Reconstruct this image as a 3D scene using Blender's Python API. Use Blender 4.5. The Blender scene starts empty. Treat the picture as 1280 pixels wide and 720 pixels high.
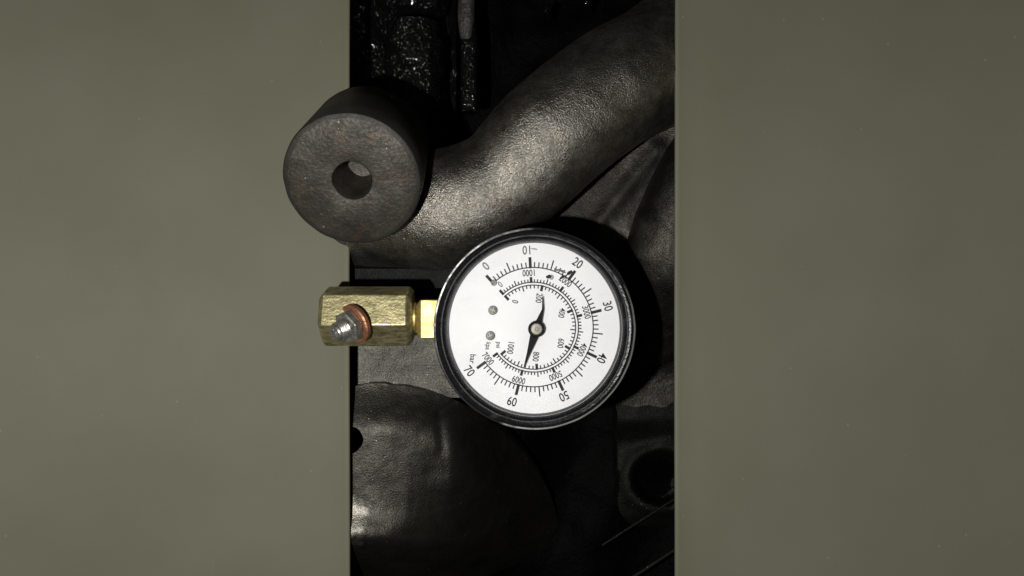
import bpy, bmesh, math, random
from mathutils import Vector, Matrix, noise
random.seed(4)
R = math.radians
SC = bpy.context.scene
COL = SC.collection

# ---------------------------------------------------------------- scale
S = 0.000278          # metres per photo pixel on the plane of the gauge dial
D = 1000.0            # camera height above the dial plane, in the same pixels
Z0 = 520.0            # lifts the whole scene so the deepest casting lies near z = 0

def W(px, py, z=0.0):
    k = (D - z) / D
    return Vector(((px - 640) * k * S, (360 - py) * k * S, (z + Z0) * S))

# ---------------------------------------------------------------- camera
cam_d = bpy.data.cameras.new('camera')
cam = bpy.data.objects.new('camera', cam_d); COL.objects.link(cam)
cam.location = (0, 0, (D + Z0) * S)
cam_d.sensor_width = 36.0
cam_d.lens = 36.0 * D / 1280.0
cam_d.clip_start = 0.005; cam_d.clip_end = 20
SC.camera = cam

# ---------------------------------------------------------------- world, lamp, exposure
world = bpy.data.worlds.new('World'); SC.world = world
world.use_nodes = True
bg = world.node_tree.nodes['Background']
bg.inputs[0].default_value = (0.9, 0.95, 1.0, 1); bg.inputs[1].default_value = 0.012

ld = bpy.data.lights.new('phone_flash', 'POINT')
ld.energy = 3.7; ld.shadow_soft_size = 0.0035; ld.color = (1.0, 0.985, 0.95)
lamp = bpy.data.objects.new('phone_flash', ld); COL.objects.link(lamp)
lamp.location = W(430, 445, 0) ; lamp.location.z = (D + Z0 - 20) * S

SC.view_settings.view_transform = 'Standard'
SC.view_settings.look = 'None'
SC.view_settings.exposure = 0.0
SC.view_settings.gamma = 1.0
SC.view_settings.use_curve_mapping = False

# ---------------------------------------------------------------- materials
class NB:
    """small node builder; texture space is measured in photo pixels"""
    def __init__(s, name):
        s.m = bpy.data.materials.new(name); s.m.use_nodes = True
        s.t = s.m.node_tree; s.t.nodes.clear()
        s.out = s.n('ShaderNodeOutputMaterial'); s.b = s.n('ShaderNodeBsdfPrincipled')
        s.l(s.b.outputs[0], s.out.inputs[0])
        tc = s.n('ShaderNodeTexCoord'); mp = s.n('ShaderNodeMapping')
        mp.inputs['Scale'].default_value = (1 / S,) * 3
        s.l(tc.outputs['Object'], mp.inputs['Vector']); s.co = mp.outputs[0]
    def n(s, k): return s.t.nodes.new(k)
    def l(s, a, b): s.t.links.new(a, b)
    def noise(s, size, detail=4, rough=.55, stretch=None, dist=0.0):
        n = s.n('ShaderNodeTexNoise'); n.inputs['Scale'].default_value = 1.0 / size
        n.inputs['Detail'].default_value = detail; n.inputs['Roughness'].default_value = rough
        n.inputs['Distortion'].default_value = dist
        if stretch:
            m = s.n('ShaderNodeMapping'); m.inputs['Scale'].default_value = stretch
            s.l(s.co, m.inputs[0]); s.l(m.outputs[0], n.inputs['Vector'])
        else: s.l(s.co, n.inputs['Vector'])
        return n.outputs['Fac']
    def voro(s, size, feature='F1'):
        n = s.n('ShaderNodeTexVoronoi'); n.feature = feature
        n.inputs['Scale'].default_value = 1.0 / size; s.l(s.co, n.inputs['Vector'])
        return n.outputs['Distance']
    def ramp(s, fac, stops):
        r = s.n('ShaderNodeValToRGB'); e = r.color_ramp.elements
        while len(e) < len(stops): e.new(.5)
        for q, (p, c) in zip(e, stops):
            q.position = p; q.color = (c, c, c, 1) if isinstance(c, (int, float)) else (*c, 1)
        s.l(fac, r.inputs[0]); return r.outputs[0]
    def mix(s, fac, a, b, mode='MIX'):
        m = s.n('ShaderNodeMix'); m.data_type = 'RGBA'; m.blend_type = mode
        for sock, v in ((m.inputs[0], fac), (m.inputs[6], a), (m.inputs[7], b)):
            if isinstance(v, (int, float)): sock.default_value = v
            elif isinstance(v, tuple): sock.default_value = (*v, 1)
            else: s.l(v, sock)
        return m.outputs[2]
    def math(s, op, a, b):
        m = s.n('ShaderNodeMath'); m.operation = op
        for sock, v in ((m.inputs[0], a), (m.inputs[1], b)):
            if isinstance(v, (int, float)): sock.default_value = v
            else: s.l(v, sock)
        return m.outputs[0]
    def bump(s, h, dist_px, strength=1.0):
        b = s.n('ShaderNodeBump'); b.inputs['Strength'].default_value = strength
        b.inputs['Distance'].default_value = dist_px * S
        s.l(h, b.inputs['Height']); s.l(b.outputs[0], s.b.inputs['Normal'])
    def set(s, **k):
        for key, v in k.items():
            sock = s.b.inputs[{'color': 'Base Color', 'rough': 'Roughness', 'metal': 'Metallic',
                               'spec': 'Specular IOR Level', 'coat': 'Coat Weight', 'coat_rough': 'Coat Roughness'}[key]]
            if isinstance(v, (int, float)): sock.default_value = v
            elif isinstance(v, tuple): sock.default_value = (*v, 1)
            else: s.l(v, sock)
        return s.m

def mat_cast(name, dark, mid, light, rust, rough=(.38, .62), metal=.55, grain=3.2, bump=1.3, specks=True, lump=.45, glint=None, fleck=.55):
    """grimy sand-cast iron: fine grain, oil stains, dust specks"""
    b = NB(name)
    g = b.noise(grain, 5, .65); st = b.noise(60, 7, .68, dist=.4); st2 = b.noise(16, 5, .6)
    c = b.ramp(st, [(.26, dark), (.50, mid), (.78, light)])
    c = b.mix(b.ramp(st2, [(.5, 0.0), (.72, .65)]), c, rust)
    c = b.mix(b.ramp(g, [(.34, fleck), (.64, 0.0)]), c, dark)
    if specks:
        v = b.voro(13); sp = b.ramp(v, [(.0, 1.0), (.055, 1.0), (.085, 0.0)])
        keep = b.ramp(b.noise(21, 2), [(.52, 0.0), (.6, .75)])
        c = b.mix(b.mix(1.0, sp, keep, 'MULTIPLY'), c, (.34, .32, .28))
    r = b.ramp(b.math('ADD', b.math('MULTIPLY', st2, .5), b.math('MULTIPLY', g, .5)), [(.36, rough[1]), (.62, rough[0])])
    h = b.math('ADD', b.math('MULTIPLY', g, 1.3), b.math('MULTIPLY', b.noise(9, 4), lump))
    if glint:                                           # painted glint: colour brightens and roughness drops around one point
        vd = b.n('ShaderNodeVectorMath'); vd.operation = 'DISTANCE'; vd.inputs[1].default_value = tuple(glint[0] / S)
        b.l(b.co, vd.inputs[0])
        q = b.math('ADD', b.math('DIVIDE', vd.outputs['Value'], glint[1]), b.math('MULTIPLY', b.noise(20, 5, .7), .9))
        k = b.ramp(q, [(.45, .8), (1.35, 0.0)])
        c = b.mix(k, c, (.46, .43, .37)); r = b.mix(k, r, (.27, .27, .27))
    pit = b.ramp(b.voro(26), [(.03, 0.0), (.09, 1.0)])
    h = b.math('ADD', h, b.math('MULTIPLY', pit, .5))
    b.bump(h, bump)
    return b.set(color=c, rough=r, metal=metal, spec=.4)

M = {}
M['iron'] = mat_cast('cast_iron', (.06, .056, .049), (.36, .338, .295), (.66, .625, .555), (.26, .205, .15), metal=.95, rough=(.26, .43), grain=2.3, bump=.95, lump=.75, fleck=.85)
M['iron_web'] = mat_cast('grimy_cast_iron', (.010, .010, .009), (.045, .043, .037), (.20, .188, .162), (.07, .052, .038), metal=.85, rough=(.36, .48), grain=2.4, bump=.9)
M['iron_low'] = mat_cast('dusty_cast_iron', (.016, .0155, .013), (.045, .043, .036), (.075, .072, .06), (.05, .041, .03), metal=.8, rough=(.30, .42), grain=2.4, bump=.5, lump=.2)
M['iron_cover'] = mat_cast('dusty_cover_iron', (.016, .0155, .013), (.045, .043, .036), (.075, .072, .06), (.05, .041, .03), metal=.8, rough=(.30, .42), grain=2.4, bump=.5, lump=.2, glint=(W(428, 650, -160), 75))
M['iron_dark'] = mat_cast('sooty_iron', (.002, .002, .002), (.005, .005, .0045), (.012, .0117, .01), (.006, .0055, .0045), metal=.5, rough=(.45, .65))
M['boss_face'] = mat_cast('rusty_machined_face', (.014, .013, .0105), (.055, .05, .041), (.12, .11, .092), (.10, .064, .038), metal=.45, rough=(.42, .6), grain=4, bump=.7)
M['boss_side'] = mat_cast('oily_machined_side', (.012, .012, .010), (.028, .027, .022), (.045, .043, .036), (.03, .026, .02), metal=.3, rough=(.5, .65), bump=.4, specks=False)

def mat_oil(name, base, rough, bump_px, grain, spec=.5, drops=False):
    b = NB(name)
    g = b.noise(grain, 3, .6); g2 = b.noise(14, 3)
    h = b.math('ADD', b.math('MULTIPLY', g, .12 if drops else 1.0), b.math('MULTIPLY', g2, .8 if drops else 2.0))
    if drops:
        for sz, amp in ((6.0, 1.5), (3.6, 1.0)):
            d = b.ramp(b.voro(sz), [(.0, 1.0), (.2, .92), (.42, .5), (.6, 0.0)])
            k = b.ramp(b.noise(sz * 2.3, 2), [(.49, 0.0), (.58, 1.0)])
            h = b.math('ADD', h, b.math('MULTIPLY', b.mix(1.0, d, k, 'MULTIPLY'), amp))
    b.bump(h, bump_px)
    c = b.ramp(b.noise(22, 4), [(.35, tuple(x * .5 for x in base)), (.7, base)])
    return b.set(color=c, rough=rough, metal=0.0, spec=spec)
M['oil'] = mat_oil('wet_black_oil', (.005, .005, .0048), .10, 1.3, 3.0, .6, True)
M['soot'] = mat_oil('oily_black_block', (.001, .001, .001), .6, 1.2, 5, .04)
M['oil_grit'] = mat_oil('oily_grit', (.05, .049, .043), .4, 2.2, 3.0)

def mat_brass(name, base, grime, rough, lo=.5, hi=.72):
    b = NB(name)
    s1 = b.noise(5, 5, .7, stretch=(.25, 1, 1)); s2 = b.noise(12, 5, .65)
    c = b.mix(b.ramp(s2, [(lo, 0.0), (hi, .8)]), base, grime)
    c = b.mix(b.ramp(s1, [(.42, .55), (.6, 0.0)]), c, grime)
    b.bump(b.math('ADD', s1, b.noise(3, 4)), .35)
    return b.set(color=c, rough=b.ramp(s2, [(.3, rough), (.7, rough + .15)]), metal=.85)
M['brass_old'] = mat_brass('tarnished_brass', (.66, .585, .32), (.12, .105, .048), .34, .47, .70)
M['brass'] = mat_brass('bright_brass', (.56, .46, .19), (.34, .27, .09), .40)
M['copper'] = mat_brass('copper', (.70, .36, .21), (.30, .13, .07), .33)
M['steel'] = mat_brass('plated_steel', (.52, .51, .48), (.16, .15, .13), .28)

def mat_bezel():
    b = NB('black_bezel_lacquer')
    w = b.noise(34, 6, .65, dist=.8); f = b.noise(7, 5, .7)
    c = b.mix(b.ramp(w, [(.58, 0.0), (.72, .5)]), (.006, .006, .007), (.05, .05, .052))
    b.bump(b.math('ADD', f, b.math('MULTIPLY', w, 2.0)), .35)
    return b.set(color=c, rough=b.ramp(f, [(.3, .16), (.7, .30)]), metal=0.0, spec=.5)
def mat_edge_highlight():
    b = NB('bezel_edge_highlight')
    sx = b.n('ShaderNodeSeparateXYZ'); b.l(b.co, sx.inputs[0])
    d = b.math('MULTIPLY', b.math('SUBTRACT', sx.outputs[0], sx.outputs[1]), .0041)      # rim highlight painted as bare metal on two opposite sides
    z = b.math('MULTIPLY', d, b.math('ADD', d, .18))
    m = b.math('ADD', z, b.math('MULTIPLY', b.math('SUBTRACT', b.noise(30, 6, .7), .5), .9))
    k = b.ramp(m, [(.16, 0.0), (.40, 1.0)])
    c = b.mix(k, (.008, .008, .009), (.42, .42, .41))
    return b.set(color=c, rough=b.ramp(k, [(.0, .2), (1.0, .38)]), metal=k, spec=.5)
M['edge'] = mat_edge_highlight()
M['bezel'] = mat_bezel()
def mat_dial():
    b = NB('white_dial_enamel')
    w = b.noise(60, 4); f = b.noise(11, 5, .6, stretch=(1, .5, 1))
    c = b.ramp(w, [(.3, (.735, .735, .745)), (.7, (.79, .79, .795))])
    c = b.mix(b.ramp(f, [(.64, 0.0), (.80, .22)]), c, (.45, .45, .46))
    return b.set(color=c, rough=.55, spec=.25)
M['dial'] = mat_dial()
def mat_plain(name, col, rough, metal=0.0, spec=.4, grain=6, var=.35):
    b = NB(name); f = b.noise(grain, 4)
    c = b.ramp(f, [(.3, tuple(x * (1 - var) for x in col)), (.7, col)])
    return b.set(color=c, rough=rough, metal=metal, spec=spec)
M['ink'] = mat_plain('black_dial_ink', (.018, .018, .020), .6, spec=.2)
M['faded'] = mat_plain('worn_grey_dial_ink', (.17, .17, .175), .6, spec=.2, grain=2.5, var=.5)
M['smear'] = mat_plain('grey_smear', (.36, .36, .365), .7, spec=.1, grain=2.5, var=.3)
M['needle'] = mat_plain('black_needle_paint', (.006, .006, .007), .6, spec=.12)
M['pin'] = mat_plain('dull_steel_pin', (.27, .26, .22), .5, metal=.6, grain=3)
M['screw'] = mat_plain('grey_screw', (.19, .19, .17), .5, metal=.4, grain=2.5, var=.6)
def mat_lens():
    b = NB('clear_lens'); t = b.t
    tr = b.n('ShaderNodeBsdfTransparent'); gl = b.n('ShaderNodeBsdfGlossy'); gl.inputs['Roughness'].default_value = .03
    df = b.n('ShaderNodeBsdfDiffuse'); df.inputs[0].default_value = (.5, .5, .5, 1)
    fr = b.n('ShaderNodeFresnel'); fr.inputs[0].default_value = 1.45
    m1 = b.n('ShaderNodeMixShader'); m2 = b.n('ShaderNodeMixShader')
    sm = b.ramp(b.noise(40, 6, .7, dist=1.2), [(.55, 0.0), (.8, .05)])
    b.l(fr.outputs[0], m1.inputs[0]); b.l(tr.outputs[0], m1.inputs[1]); b.l(gl.outputs[0], m1.inputs[2])
    b.l(sm, m2.inputs[0]); b.l(m1.outputs[0], m2.inputs[1]); b.l(df.outputs[0], m2.inputs[2])
    b.l(m2.outputs[0], b.out.inputs[0]); return b.m
M['lens'] = mat_lens()
def mat_panel():
    b = NB('olive_grey_paint')
    w = b.noise(210, 3, .5); f = b.noise(2.4, 3, .6); d = b.noise(55, 6, .68, dist=.7)
    c = b.ramp(w, [(.3, (.128, .123, .083)), (.7, (.146, .141, .100))])
    c = b.mix(b.ramp(d, [(.60, 0.0), (.85, .06)]), c, (.10, .094, .066))
    v = b.voro(38); sp = b.ramp(v, [(.0, .5), (.03, .5), (.045, 0.0)])
    c = b.mix(sp, c, (.23, .22, .19))
    sc = b.ramp(b.noise(16, 4, .6, stretch=(1.0, .035, 1.0)), [(.70, 0.0), (.76, .14)])
    sc2 = b.ramp(b.noise(60, 2), [(.5, 0.0), (.62, 1.0)])
    c = b.mix(b.mix(1.0, sc, sc2, 'MULTIPLY'), c, (.25, .24, .21))
    b.bump(f, .10)
    return b.set(color=c, rough=b.ramp(d, [(.3, .60), (.7, .64)]), spec=.3)
M['panel'] = mat_panel()

# ---------------------------------------------------------------- mesh helpers
WORLD = set()          # things whose parts are modelled in world coordinates
def link(name, me, mat, parent=None, smooth=True):
    o = bpy.data.objects.new(name, me); COL.objects.link(o)
    me.materials.clear(); me.materials.append(mat)
    if smooth: me.shade_smooth()
    if parent:
        o.parent = parent
        if parent.name in WORLD: o.matrix_parent_inverse = Matrix.Translation(-parent.location)
    return o
def mesh(vs, fs):
    me = bpy.data.meshes.new('m'); me.from_pydata([tuple(v) for v in vs], [], fs); me.update(); return me
def obj(name, vs, fs, mat, parent=None, smooth=True):
    return link(name, mesh(vs, fs), mat, parent, smooth)
def tag(o, label, cat, group=None):
    o['label'] = label; o['category'] = cat
    if group: o['group'] = group
    return o
def empty(name, loc, label, cat):
    o = bpy.data.objects.new(name, None); COL.objects.link(o); o.location = loc; o.empty_display_size = .01
    WORLD.add(o.name)
    return tag(o, label, cat)
def sharp(o, ang=35):
    me = o.data; bm = bmesh.new(); bm.from_mesh(me)
    for e in bm.edges:
        if len(e.link_faces) == 2 and e.calc_face_angle() > R(ang): e.smooth = False
    bm.to_mesh(me); bm.free()
def bevel(o, w_px, seg=2, ang=30):
    m = o.modifiers.new('bevel', 'BEVEL'); m.width = w_px * S; m.segments = seg; m.limit_method = 'ANGLE'; m.angle_limit = R(ang)

def frame(axis, hint=Vector((0, 1, 0))):
    a = axis.normalized(); x = hint.cross(a)
    if x.length < 1e-5: x = Vector((1, 0, 0)).cross(a)
    x.normalize(); return Matrix((x, a.cross(x), a)).transposed()
def lathe(name, prof, origin, axis, mat, parent=None, seg=64, sides=None, rot=0.0, jit=0.0, hint=Vector((0, 1, 0)), open_start=False):
    """prof: (radius, height) in pixels, round (or n-sided) about axis; world metres"""
    n = sides or seg; F = frame(axis, hint); vs = []; fs = []
    for (r, h) in prof:
        for i in range(n):
            a = 2 * math.pi * i / n + rot
            v = Vector((math.cos(a) * r, math.sin(a) * r, h))
            if jit and r > 1:
                d = noise.noise(Vector((v.x, v.y, v.z * .5)) * .06 + Vector((7, 3, 1))) * jit
                v.x += d * math.cos(a); v.y += d * math.sin(a); v.z += d * .6
            vs.append(origin + F @ (v * S))
    for k in range(len(prof) - 1):
        for i in range(n):
            j = (i + 1) % n
            fs.append((k * n + i, k * n + j, (k + 1) * n + j, (k + 1) * n + i))
    ring = prof[0] == prof[-1]
    if prof[0][0] > .01 and not ring and not open_start: fs.append(tuple(range(n))[::-1])
    if prof[-1][0] > .01 and not ring: fs.append(tuple((len(prof) - 1) * n + i for i in range(n)))
    o = obj(name, vs, fs, mat, parent)
    bm = bmesh.new(); bm.from_mesh(o.data); bmesh.ops.remove_doubles(bm, verts=bm.verts, dist=1e-7)
    bmesh.ops.recalc_face_normals(bm, faces=bm.faces); bm.to_mesh(o.data); bm.free()
    sharp(o); return o

def spline(pts, n):
    out = []; P = [pts[0]] + list(pts) + [pts[-1]]
    for i in range(1, len(P) - 2):
        for k in range(n):
            t = k / n; q = []
            for a, b, c, d in zip(P[i - 1], P[i], P[i + 1], P[i + 2]):
                q.append(.5 * (2 * b + (c - a) * t + (2 * a - 5 * b + 4 * c - d) * t * t + (3 * b - a - 3 * c + d) * t ** 3))
            out.append(q)
    out.append(list(pts[-1])); return out
def sweep(name, pts, mat, parent=None, n=18, seg=72, jit=2.0, jsize=40.0, flat=1.0):
    """pts: (px, py, z, radius) -> uneven cast tube with closed ends"""
    q = spline(pts, n); C = [W(a, b, c) for a, b, c, r in q]; vs = []; fs = []
    for i, c in enumerate(C):
        t = (C[min(i + 1, len(C) - 1)] - C[max(i - 1, 0)]).normalized()
        F = frame(t, Vector((0, 0, 1))); r = q[i][3] * (D - q[i][2]) / D
        for k in range(seg):
            a = 2 * math.pi * k / seg
            d = F @ Vector((math.cos(a), math.sin(a) * flat, 0))
            p = c / S + d * r
            j = noise.noise(p / jsize) * jit + noise.noise(p / (jsize * .3)) * jit * .35
            vs.append((p + d * j) * S)
    for i in range(len(C) - 1):
        for k in range(seg):
            m = (k + 1) % seg
            fs.append((i * seg + k, i * seg + m, (i + 1) * seg + m, (i + 1) * seg + k))
    fs.append(tuple(range(seg))[::-1]); fs.append(tuple((len(C) - 1) * seg + k for k in range(seg)))
    o = obj(name, vs, fs, mat, parent)
    bm = bmesh.new(); bm.from_mesh(o.data); bmesh.ops.recalc_face_normals(bm, faces=bm.faces); bm.to_mesh(o.data); bm.free()
    return o

def sst(a, b, x):
    t = max(0.0, min(1.0, (x - a) / (b - a))); return t * t * (3 - 2 * t)
def field(name, x0, x1, y0, y1, step, zf, mat, parent=None, keep=None, skirt=60.0, jit=1.5):
    """relief casting: grid over a pixel rectangle with heights zf, cut by keep(px,py), with side walls"""
    nx = int((x1 - x0) / step) + 1; ny = int((y1 - y0) / step) + 1
    vs = []; idx = {}; fs = []
    def vid(i, j):
        if (i, j) not in idx:
            px = x0 + i * step; py = y0 + j * step
            z = zf(px, py) + noise.noise(Vector((px / 30, py / 30, 2.2))) * jit + noise.noise(Vector((px / 9, py / 9, 5))) * jit * .4
            idx[(i, j)] = len(vs); vs.append(W(px, py, z))
        return idx[(i, j)]
    for j in range(ny - 1):
        for i in range(nx - 1):
            if keep is None or keep(x0 + (i + .5) * step, y0 + (j + .5) * step):
                fs.append((vid(i, j + 1), vid(i + 1, j + 1), vid(i + 1, j), vid(i, j)))
    me = mesh(vs, fs); bm = bmesh.new(); bm.from_mesh(me)
    bd = [e for e in bm.edges if e.is_boundary]
    bv = {v for e in bd for v in e.verts}
    for _ in range(6):                                   # relax the stair-stepped outline
        new = {}
        for v in bv:
            nb = [e.other_vert(v).co for e in v.link_edges if e.is_boundary]
            if len(nb) == 2: new[v] = v.co * .5 + (nb[0] + nb[1]) * .25
        for v, c in new.items(): v.co = c
    r = bmesh.ops.extrude_edge_only(bm, edges=bd)
    for v in r['geom']:
        if isinstance(v, bmesh.types.BMVert): v.co.z -= skirt * S
    bmesh.ops.recalc_face_normals(bm, faces=bm.faces)
    bm.to_mesh(me); bm.free()
    o = link(name, me, mat, parent); sharp(o, 50); return o

def segd(px, py, ax, ay, bx, by):
    t = max(0, min(1, ((px - ax) * (bx - ax) + (py - ay) * (by - ay)) / ((bx - ax) ** 2 + (by - ay) ** 2)))
    return math.hypot(px - ax - t * (bx - ax), py - ay - t * (by - ay))

# ---------------------------------------------------------------- the engine behind everything
def z_block(px, py):
    z = -430.0
    z += 60 * sst(330, 460, py) * (1 - sst(560, 720, px))
    g = math.hypot(px - 667, py - 411)
    z += (-107 - z) * (1 - sst(60, 74, g))               # pad that carries the gauge
    z += 22 * math.sin(px / 37) * (1 - sst(60, 90, g)) * 0 + 10 * math.sin(px / 23 + py / 51) * sst(80, 120, g)
    return z
blk = field('engine_block', 0, 1280, -480, 1100, 10, z_block, M['soot'], skirt=70, jit=7)
blk['kind'] = 'structure'

# ---------------------------------------------------------------- exhaust manifold
mf = empty('exhaust_manifold', W(640, 230, -300), 'rough grey cast iron manifold pipe sweeping diagonally above the gauge', 'manifold')
sweep('runner', [(340, 272, -250, 60), (430, 270, -208, 64), (500, 268, -165, 66), (560, 261, -134, 75), (628, 231, -120, 71), (690, 170, -114, 75), (760, 116, -136, 75), (820, 84, -182, 77), (880, 50, -240, 84), (960, 10, -330, 84)],
      M['iron'], mf, jit=1.6, jsize=60)
field('flange', 336, 600, 300, 362, 3, lambda x, y: -172 - 10 * sst(331, 336, y) - 14 * sst(575, 600, x), M['iron_dark'], mf, skirt=120)
lathe('bolt_pad', [(0, -10), (24, -10), (29, -2), (30, 8), (27, 13), (12, 14), (10, 9), (0, 9)], W(851, 74, -100), Vector((.25, .1, 1)), M['iron_dark'], mf, seg=40, jit=1.5)
# tilted round lug with a drilled face
ax = Vector((0.0, -math.sin(R(27)), math.cos(R(27))))
lathe('lug', [(80, -150), (84, -142), (85.5, -40), (85.5, -3.5), (84, -1), (81.5, 0), (79.5, .3), (79, -8), (30, -92)], W(440, 226, 12), ax, M['boss_side'], mf, seg=96, jit=.5)
fc = lathe('lug_face', [(79, -6), (79.5, .2), (78, .9), (30, .4), (25, -.6), (23, -5), (21.5, -80), (0, -84)], W(440, 226, 12), ax, M['boss_face'], mf, seg=96, jit=.9, open_start=True)

# second runner and ribbed wall on the right
sr = empty('side_runner', W(850, 300, -300), 'dark grainy cast iron branch pipe to the right of the gauge', 'pipe')
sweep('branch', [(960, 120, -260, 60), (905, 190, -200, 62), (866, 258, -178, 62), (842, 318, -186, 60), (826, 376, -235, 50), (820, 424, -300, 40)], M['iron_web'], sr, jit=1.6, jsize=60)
def z_web(x, y):
    z = -205 + 7 * math.exp(-(segd(x, y, 822, 186, 738, 292) / 10) ** 2)
    z += 16 * math.exp(-(segd(x, y, 770, 470, 842, 384) / 16) ** 2) - 110 * sst(340, 480, y)
    return z
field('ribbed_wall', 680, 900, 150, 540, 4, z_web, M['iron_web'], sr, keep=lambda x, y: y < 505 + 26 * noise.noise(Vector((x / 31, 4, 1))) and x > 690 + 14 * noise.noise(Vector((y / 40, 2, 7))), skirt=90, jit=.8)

# ---------------------------------------------------------------- casting under the brass fitting
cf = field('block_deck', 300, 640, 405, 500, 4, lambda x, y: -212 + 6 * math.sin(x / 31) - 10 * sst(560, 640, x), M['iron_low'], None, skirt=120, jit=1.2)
tag(cf, 'grimy flat grey cast deck directly beneath the brass hex fitting', 'casting')

# ---------------------------------------------------------------- round cover at the lower left
HX, HY = 436, 550
def z_cov(x, y):
    d = math.hypot((x - 470) / 232, (y - 690) / 210)
    z = -160 - 26 * sst(.70, 1.04, d)
    z -= 80 * sst(672, 730, y) + 60 * sst(690, 780, y)
    z -= 60 * sst(440, 700, x) + 170 * sst(560, 730, x) + 60 * sst(600, 700, y) * sst(500, 640, x)
    gx = 549 + 3.5 * math.sin(y / 21)
    z -= 1.4 * math.exp(-(segd(x, y, gx, 518, gx, 565) / 5) ** 2)          # shallow worn groove
    z -= 3.2 * math.exp(-(segd(x, y, 550, 517, 568, 503) / 5) ** 2)
    z += 3 * math.exp(-(segd(x, y, 580, 530, 592, 580) / 22) ** 2)
    z += 17 * math.exp(-((y - 670) / 24) ** 2) * (1 - sst(425, 540, x))   # rounded rib
    return z
def keep_cov(x, y):
    if math.hypot(x - HX, y - HY) < 18: return False
    return math.hypot((x - 470) / 232, (y - 690) / 210) < 1.0
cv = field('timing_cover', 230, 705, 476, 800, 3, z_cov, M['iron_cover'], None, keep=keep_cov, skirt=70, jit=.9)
tag(cv, 'broad dusty grey cast cover with a round hole below the brass fitting', 'cover')

# lower right bracket, in deep shade
def z_br(x, y):
    d = math.hypot(x - 828, (y - 598) * 1.15)
    return -330 - 30 * sst(520, 560, y) + 13 * math.exp(-((d - 44) / 12) ** 2) - 80 * (1 - sst(26, 40, d)) - 40 * sst(640, 690, y)
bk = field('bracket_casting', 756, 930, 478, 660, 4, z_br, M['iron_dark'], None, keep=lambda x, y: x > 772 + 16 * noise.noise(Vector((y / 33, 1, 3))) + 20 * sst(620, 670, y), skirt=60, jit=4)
tag(bk, 'black oily casting with a round recess at the lower right of the gauge', 'bracket')
def rod(name, a, b, r, mat, label, cat):
    A = W(*a); B = W(*b); L = (B - A).length / S
    o = lathe(name, [(r * .7, 0), (r, r * .4), (r, L - r * .4), (r * .7, L)], A, B - A, mat, None, seg=20, jit=.4)
    return tag(o, label, cat)
rod('brake_line', (752, 682, -340), (880, 600, -340), 2.4, M['iron_dark'], 'thin dark metal line just under the recessed casting', 'pipe')
rod('cable', (760, 742, -330), (900, 650, -330), 3.4, M['iron_dark'], 'thin dark metal cable crossing the black lower right corner', 'cable')

# ---------------------------------------------------------------- oily parts at the top left
inj = empty('injector', W(517, 100, -330), 'wet black stepped cylinder glistening with oil behind the round lug', 'injector')
def horiz(name, prof, px, py, z, mat, parent, seg=64, jit=1.6):
    return lathe(name, prof, W(px, py, z), Vector((0, -1, 0)), mat, parent, seg=seg, jit=jit)
horiz('body', [(40, -30), (44, -12), (44, -2), (49, 0), (49, 5), (46, 8), (46, 37), (45, 39), (49, 41), (49, 46), (45, 50), (44, 60), (44, 180)], 517, 54, -285, M['oil'], inj, 80, 2.5)
horiz('neck', [(58, 0), (58, 70), (52, 84), (36, 92)], 517, -44, -330, M['oil'], inj, 80, 4)
rd = horiz('grimy_rod', [(13, 0), (14, 4), (14, 70), (11, 96), (5, 110)], 583, -30, -280, M['oil_grit'], None, 40, 3.0)
horiz('oily_sleeve', [(8, 0), (13, 12), (14, 40), (13, 150)], 586, 24, -286, M['oil'], rd, 40, 3.0)
tag(rd, 'grey gritty upright rod beside the wet black cylinder', 'rod')
ow = field('oily_wall', 370, 570, -60, 150, 2.5, lambda x, y: -318 - 30 * sst(455, 480, x) * sst(40, 60, y) - 25 * sst(530, 560, x) + 10 * math.sin(x / 7.5), M['oil'], None, skirt=60, jit=9)
tag(ow, 'wet black lumpy wall covered in tiny oil glints above the lug', 'casting')
for k, (x, y, z, r) in enumerate([(748, 36, -300, 5.5), (684, 12, -330, 6), (735, 2, -330, 7)]):
    o = lathe('bolt_end', [(r * 1.2, -60), (r * 1.2, -3), (r, 0), (r * .6, r * .45), (0, r * .6)], W(x, y, z), Vector((-.1, -.1, 1)), M['oil'], None, seg=20)
    tag(o, 'tiny bolt end catching light in the black gap above the manifold pipe', 'bolt', 'bolt ends in the black gap')

# ---------------------------------------------------------------- olive filler panels added to both sides
def panel(name, inner, outer, zp, label):
    ys = [-460 + 14 * i for i in range(112)]; vs = []; fs = []; sgn = 1 if outer > inner else -1
    us = [(1.0, -7), (.2, -5.5), (0, -3.2), (.5, -1), (1.8, -.2), (3.6, 0), (6.2, -.3), (8.2, -.6), (10, -1), (30, -1)] + [(30 + 28 * i, -1 + .2 * i + .42 * i * i) for i in range(1, 26)]  # invented sheet, raised outward so its far side catches more lamp light
    for y in ys:
        e = inner + .5 * math.sin(y / 190 + inner)
        for u, dz in us:
            x = e + sgn * u
            z = zp + dz + 2.5 * noise.noise(Vector((x / 160, y / 190, inner)))
            k = W(x, y, zp); vs.append(Vector((k.x, k.y, (z + Z0) * S)))
    n = len(us)
    for j in range(len(ys) - 1):
        for i in range(n - 1):
            f = (j * n + i, j * n + i + 1, (j + 1) * n + i + 1, (j + 1) * n + i)
            fs.append(f)
    o = obj(name, vs, fs, M['panel'])
    bm = bmesh.new(); bm.from_mesh(o.data); bmesh.ops.recalc_face_normals(bm, faces=bm.faces)
    up = sum(f.normal.z for f in bm.faces)
    if up < 0: bmesh.ops.reverse_faces(bm, faces=bm.faces)
    bm.to_mesh(o.data); bm.free()
    so = o.modifiers.new('thick', 'SOLIDIFY'); so.thickness = 6 * S; so.offset = -1
    return tag(o, label, 'fender')
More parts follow.
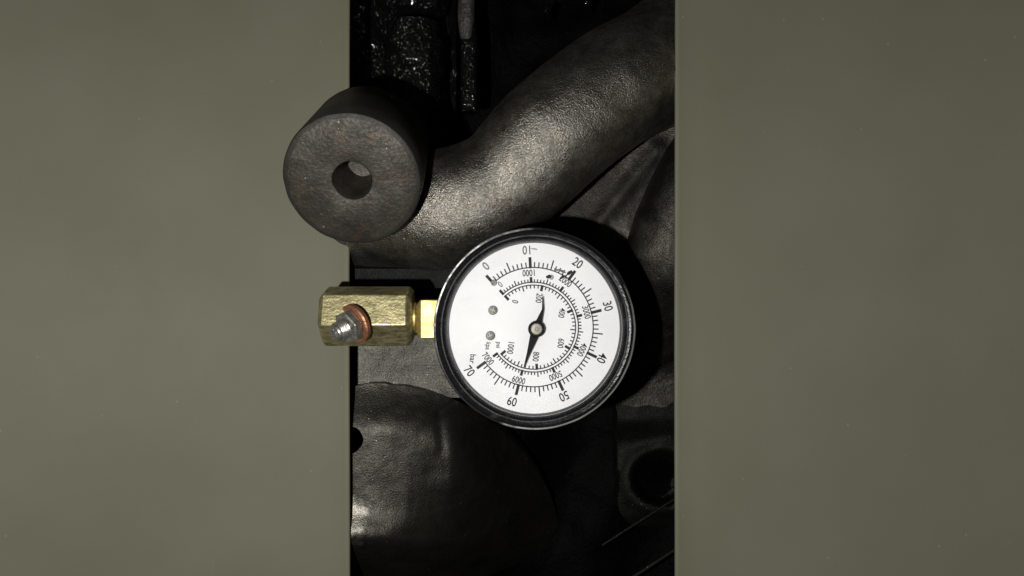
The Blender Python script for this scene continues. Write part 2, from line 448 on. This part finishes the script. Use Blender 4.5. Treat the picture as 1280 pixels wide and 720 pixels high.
panel('filler_panel', 437, -300, -135, 'smooth olive grey painted filler panel added beside the lug and brass fitting')
panel('filler_panel', 844, 1580, -80, 'smooth olive grey painted filler panel added beside the branch pipe and bracket')

# ---------------------------------------------------------------- brass fitting
bf = empty('brass_fitting', W(462, 395, -78), 'tarnished brass hex bar fitting screwed into the gauge', 'fitting')
zf = -34.0
def along(name, prof, px0, py, mat, sides=None, rot=0.0, seg=48, jit=0.0):
    k = (D - zf) / D
    return lathe(name, [(r * k, h * k) for r, h in prof], W(px0, py, zf), Vector((1, 0, 0)), mat, bf, seg=seg, sides=sides, rot=rot, jit=jit, hint=Vector((0, 0, 1)))
h = along('hex_bar', [(31, 0), (38.5, 5), (38.5, 108), (32, 113.5), (22, 114)], 404, 395, M['brass_old'], sides=6, rot=R(90 + 30 - 15))
bevel(h, 1.6, 2)
along('neck', [(19, 0), (19, 4), (16, 5), (16, 12)], 517, 397, M['brass'])
sq = along('square_shank', [(24, 0), (33.5, 6), (33.5, 34)], 522, 398, M['brass'], sides=4, rot=R(45))
bevel(sq, 1.2, 2)
wax = Vector((-.62, -.34, .71)); wo = W(447, 403, -3)
lathe('copper_washer', [(13, 0), (23.5, 0), (25.5, 1.5), (25.5, 6), (23.5, 7.5), (13, 7.5)], wo, wax, M['copper'], bf, seg=48)
so = wo + wax.normalized() * 7.6 * S
un = lathe('steel_union', [(19, 0), (21.5, 1.5), (21.5, 11), (19, 12.8), (13, 13)], so, wax, M['steel'], bf, sides=6, rot=R(12))
bevel(un, .8, 2)
so2 = so + wax.normalized() * 13 * S
thr = [(11.5, 0)]
for k in range(5): thr += [(12.4, 1.0 + k * 2.6), (11.0, 2.3 + k * 2.6)]
lathe('threaded_stub', thr + [(10.6, 15), (9.2, 16.5), (6.5, 16.8), (6.2, 8), (0, 7.5)], so2, wax, M['steel'], bf, seg=40)

# ---------------------------------------------------------------- the gauge
GX, GY = 667.5, 411.0
gz = -105.0
ga = empty('pressure_gauge', W(GX, GY, 0), 'round pressure gauge with white dial and black bezel', 'gauge')
ga.location.z = (gz + Z0) * S
WORLD.discard(ga.name)
def G(px, py, z): return Vector(((px - GX) * S, (GY - py) * S, (z - gz) * S))
Zup = Vector((0, 0, 1))
lathe('case', [(100, gz), (112, gz + 4), (117, gz + 12), (118, -20), (108, -22)], G(GX, GY, 0), Zup, M['bezel'], ga, seg=128)
bz = lathe('bezel', [(117.5, -26), (121, -26), (124.5, -22), (125.8, -14), (125.6, -4), (124.6, 1), (122.6, 4), (119.8, 5), (117.6, 4.2), (116.4, 2), (115.6, -1.5), (113.2, -3), (110.4, -7), (108.6, -12.5), (108.4, -20), (117.5, -20), (117.5, -26)],
      G(GX + .8, GY, 0), Zup, M['bezel'], ga, seg=160, jit=.25)
lathe('edge_highlight', [(122.2, .6), (123.4, 4.2), (125.2, 4.0), (126.4, 1.2), (126.6, -2.6), (125.2, -4.4), (122.2, .6)], G(GX + .8, GY, 0), Zup, M['edge'], ga, seg=160, jit=.25)
DZ = -14.0
dl = lathe('dial', [(0, DZ - 3), (108.2, DZ - 3), (108.2, DZ), (0, DZ)], G(GX + .8, GY, 0), Zup, M['dial'], ga, seg=128)
CX, CY = 667.3, 409.6                      # centre of the printed scales
IZ = DZ + .18
def ang(bar): return R(132.5 - 3.95 * bar)
def bar_quad(vs, fs, a, r0, r1, w):
    c, s = math.cos(a), math.sin(a); i = len(vs)
    for r, o in ((r0, -w), (r1, -w), (r1, w), (r0, w)):
        vs.append(G(CX + c * r - s * o / 2, CY - (s * r + c * o / 2), IZ))
    fs.append((i, i + 1, i + 2, i + 3))
def arc(vs, fs, a0, a1, r, w, n=140):
    i = len(vs)
    for k in range(n + 1):
        a = a0 + (a1 - a0) * k / n
        for q in (r - w / 2, r + w / 2):
            vs.append(G(CX + math.cos(a) * q, CY - math.sin(a) * q, IZ + .05))
    for k in range(n):
        j = i + 2 * k; fs.append((j, j + 1, j + 3, j + 2))
def scale(name, top, per_bar, step, mid, major, r, out, lens, wid):
    vs = []; fs = []; n = int(round(top / step)); sg = 1 if out else -1
    arc(vs, fs, ang(0), ang(top / per_bar), r, 1.4)
    for k in range(n + 1):
        v = k * step; a = ang(v / per_bar)
        kind = 2 if k % major == 0 else 1 if k % mid == 0 else 0
        bar_quad(vs, fs, a, r - sg * (.6 if kind < 2 else 1.0), r + sg * lens[kind], wid[kind])
    o = obj(name, vs, fs, M['ink'], dl, smooth=False)
    bm = bmesh.new(); bm.from_mesh(o.data)
    for f in bm.faces:
        if f.normal.z < 0: f.normal_flip()
    bm.to_mesh(o.data); bm.free(); return o
scale('bar_scale', 70, 1.0, 1, 5, 10, 75.6, True, (6.8, 12.6, 13.2), (1.55, 1.65, 3.7))
scale('kilopascal_scale', 7000, 100.0, 100, 5, 10, 56.9, True, (3.9, 6.4, 6.6), (1.45, 1.5, 3.4))
scale('psi_scale', 1000, 14.5038, 20, 5, 10, 53.3, False, (4.2, 6.6, 6.8), (1.45, 1.5, 3.4))

def text(name, s, px, py, cw, size, sx=.82, mat='ink'):
    cu = bpy.data.curves.new('t', 'FONT'); cu.body = s; cu.align_x = 'CENTER'; cu.align_y = 'CENTER'; cu.resolution_u = 5; cu.offset = .012
    to = bpy.data.objects.new('t', cu); COL.objects.link(to)
    dg = bpy.context.evaluated_depsgraph_get(); dg.update()
    me = bpy.data.meshes.new_from_object(to.evaluated_get(dg))
    bpy.data.objects.remove(to)
    xs = [v.co.x for v in me.vertices]; ysv = [v.co.y for v in me.vertices]
    mx = (min(xs) + max(xs)) / 2; my = (min(ysv) + max(ysv)) / 2; hh = max(ysv) - min(ysv)
    k = size / hh; a = -R(cw)
    for v in me.vertices:
        x = (v.co.x - mx) * k * sx; y = (v.co.y - my) * k
        v.co = G(px + x * math.cos(a) - y * math.sin(a), py - (x * math.sin(a) + y * math.cos(a)), IZ + .08)
    o = link(name, me, M[mat], dl, smooth=False); return o
B, K, P_ = 11.4, 8.4, 7.9
for s, x, y, a, m in (('0', 606.8, 332.2, 138, 'faded'), ('10', 658.2, 312, 177, 'faded'), ('20', 723.2, 328.2, 35, 'ink'), ('30', 761.6, 383, 75, 'ink'), ('40', 754.2, 448.9, 114, 'ink'), ('50', 706, 497.3, 155, 'ink'), ('60', 640, 503.8, 14, 'ink'), ('70', 586, 465.2, 52, 'ink')):
    text('numeral', s, x, y, a, B, .80, m)
for s, x, y, a, m in (('0', 625, 355.3, 138, 'faded'), ('1000', 661, 341, 177, 'ink'), ('2000', 707.8, 351.4, 38, 'ink'), ('3000', 734.5, 390.6, 76, 'ink'), ('4000', 729, 438.2, 115, 'ink'), ('5000', 695.2, 471.4, 157, 'ink'), ('6000', 648.5, 476.6, 15, 'ink'), ('7000', 609.6, 449.4, 50, 'ink')):
    text('numeral', s, x, y, a, K, .74, m)
for s, x, y, a in (('0', 644, 377.3, 105), ('200', 674.3, 372.8, 99), ('400', 703.3, 391.6, 102), ('600', 701.9, 430.1, 98), ('800', 670.3, 447, 96), ('1000', 638.3, 436.1, 98)):
    text('numeral', s, x, y, a, P_, .76)
text('unit_lettering', 'psi', 622, 432.2, 97, 7.4, .9); text('unit_lettering', 'kpa', 608.9, 433.6, 97, 8.0, .82); text('unit_lettering', 'bar', 590.2, 449.9, 97, 7.2, .9)

# ink dot, stop-pin hole and smears on the dial
def blob(name, px, py, rx, ry, rot, mat, z=.3, seed=0, n=28, parent=None):
    vs = []; a0 = R(rot)
    for k in range(n):
        t = 2 * math.pi * k / n; q = 1 + .16 * noise.noise(Vector((math.cos(t) * 1.4 + seed * 3, math.sin(t) * 1.4, seed)))
        x = math.cos(t) * rx * q; y = math.sin(t) * ry * q
        vs.append(G(px + x * math.cos(a0) - y * math.sin(a0), py - (x * math.sin(a0) + y * math.cos(a0)), DZ + z))
    return obj(name, vs, [tuple(range(n))], mat, parent or dl, smooth=False)
blob('smear', 690.2, 346.4, 3.0, 3.2, 0, M['smear'], .22, 1)
blob('ink_dot', 686.6, 345.6, 3.6, 2.4, 12, M['ink'], .34, 2)
blob('smear', 703.5, 338.6, 5.6, 1.5, -24, M['faded'], .30, 3)
blob('smear', 696, 336.8, 3.0, 1.4, -20, M['faded'], .33, 4)
blob('smear', 704.5, 346.0, 4.4, 1.5, 24, M['ink'], .36, 5)
blob('smear', 713, 340.6, 4.2, 2.2, 34, M['ink'], .38, 6)
blob('smear', 668, 310.5, 4.5, .9, -8, M['smear'], .3, 7)
lathe('stop_pin', [(3.9, DZ - .5), (3.9, DZ + 1.2), (3.2, DZ + 1.8), (1.9, DZ + 1.8), (1.7, DZ + .6), (0, DZ + .6)], G(617, 353.3, 0), Zup, M['screw'], ga, seg=24)
for (x, y, q) in ((615.8, 388.2, 20), (612.6, 420.4, -25)):
    sc = lathe('dial_screw', [(5.9, DZ - .5), (5.9, DZ + 1.6), (5.1, DZ + 2.6), (2.6, DZ + 2.9), (2.2, DZ + 1.9), (0, DZ + 1.9)], G(x, y, 0), Zup, M['screw'], ga, seg=28)
    for t in (q, q + 90):
        c, s = math.cos(R(t)), math.sin(R(t)); vs = []
        for u, v in ((-3.0, -.5), (3.0, -.5), (3.0, .5), (-3.0, .5)):
            vs.append(G(x + u * c - v * s, y + u * s + v * c, DZ + 2.98 + (.03 if t == q else 0)))
        obj('screw_slot', vs, [(3, 2, 1, 0)], M['pin'], sc, smooth=False)

# needle: tapered pointer with a short tail, hub cap and pin
HXp, HYp = 670.8, 411.6
def needle_mesh():
    def pt(px, py, z): return G(px, py, z)
    tip = (655.0, 460); tail = (678.6, 370.5)
    d = Vector((tip[0] - HXp, tip[1] - HYp)).normalized(); n = Vector((-d.y, d.x))
    prof = [(tail, .5), ((HXp - d.x * 26, HYp - d.y * 26), 1.2), ((HXp - d.x * 12, HYp - d.y * 12), 3.4), ((HXp, HYp), 6.5), ((HXp + d.x * 12, HYp + d.y * 12), 4.9), ((HXp + d.x * 32, HYp + d.y * 32), 2.2), (tip, .5)]
    vs = []; fs = []
    for (x, y), w in prof:
        for z in (DZ + 6, DZ + 7.2):
            vs.append(pt(x - n.x * w, y - n.y * w, z)); vs.append(pt(x + n.x * w, y + n.y * w, z))
    for i in range(len(prof) - 1):
        a = 4 * i; b = a + 4
        fs += [(a, a + 1, b + 1, b), (a + 2, b + 2, b + 3, a + 3), (a, b, b + 2, a + 2), (a + 1, a + 3, b + 3, b + 1)]
    fs += [(0, 2, 3, 1), (len(vs) - 4, len(vs) - 3, len(vs) - 1, len(vs) - 2)]
    o = obj('needle', vs, fs, M['needle'], ga, smooth=False)
    bm = bmesh.new(); bm.from_mesh(o.data); bmesh.ops.recalc_face_normals(bm, faces=bm.faces); bm.to_mesh(o.data); bm.free()
    return o
nd = needle_mesh()
lathe('hub', [(6, DZ), (6, DZ + 5), (10.4, DZ + 5.2), (10.6, DZ + 8), (9.6, DZ + 9.2), (7.6, DZ + 9.3), (7.5, DZ + 8.6), (0, DZ + 8.6)], G(HXp, HYp, 0), Zup, M['needle'], nd, seg=40)
lathe('hub_pin', [(7.3, DZ + 8.2), (7.3, DZ + 9.8), (6.4, DZ + 10.6), (2.2, DZ + 10.9), (1.4, DZ + 10.3), (0, DZ + 10.3)], G(HXp, HYp, 0), Zup, M['pin'], nd, seg=32)
lathe('lens', [(0, -2.4), (109.6, -2.4), (109.6, -.6), (0, -.6)], G(GX + .8, GY, 0), Zup, M['lens'], ga, seg=128)
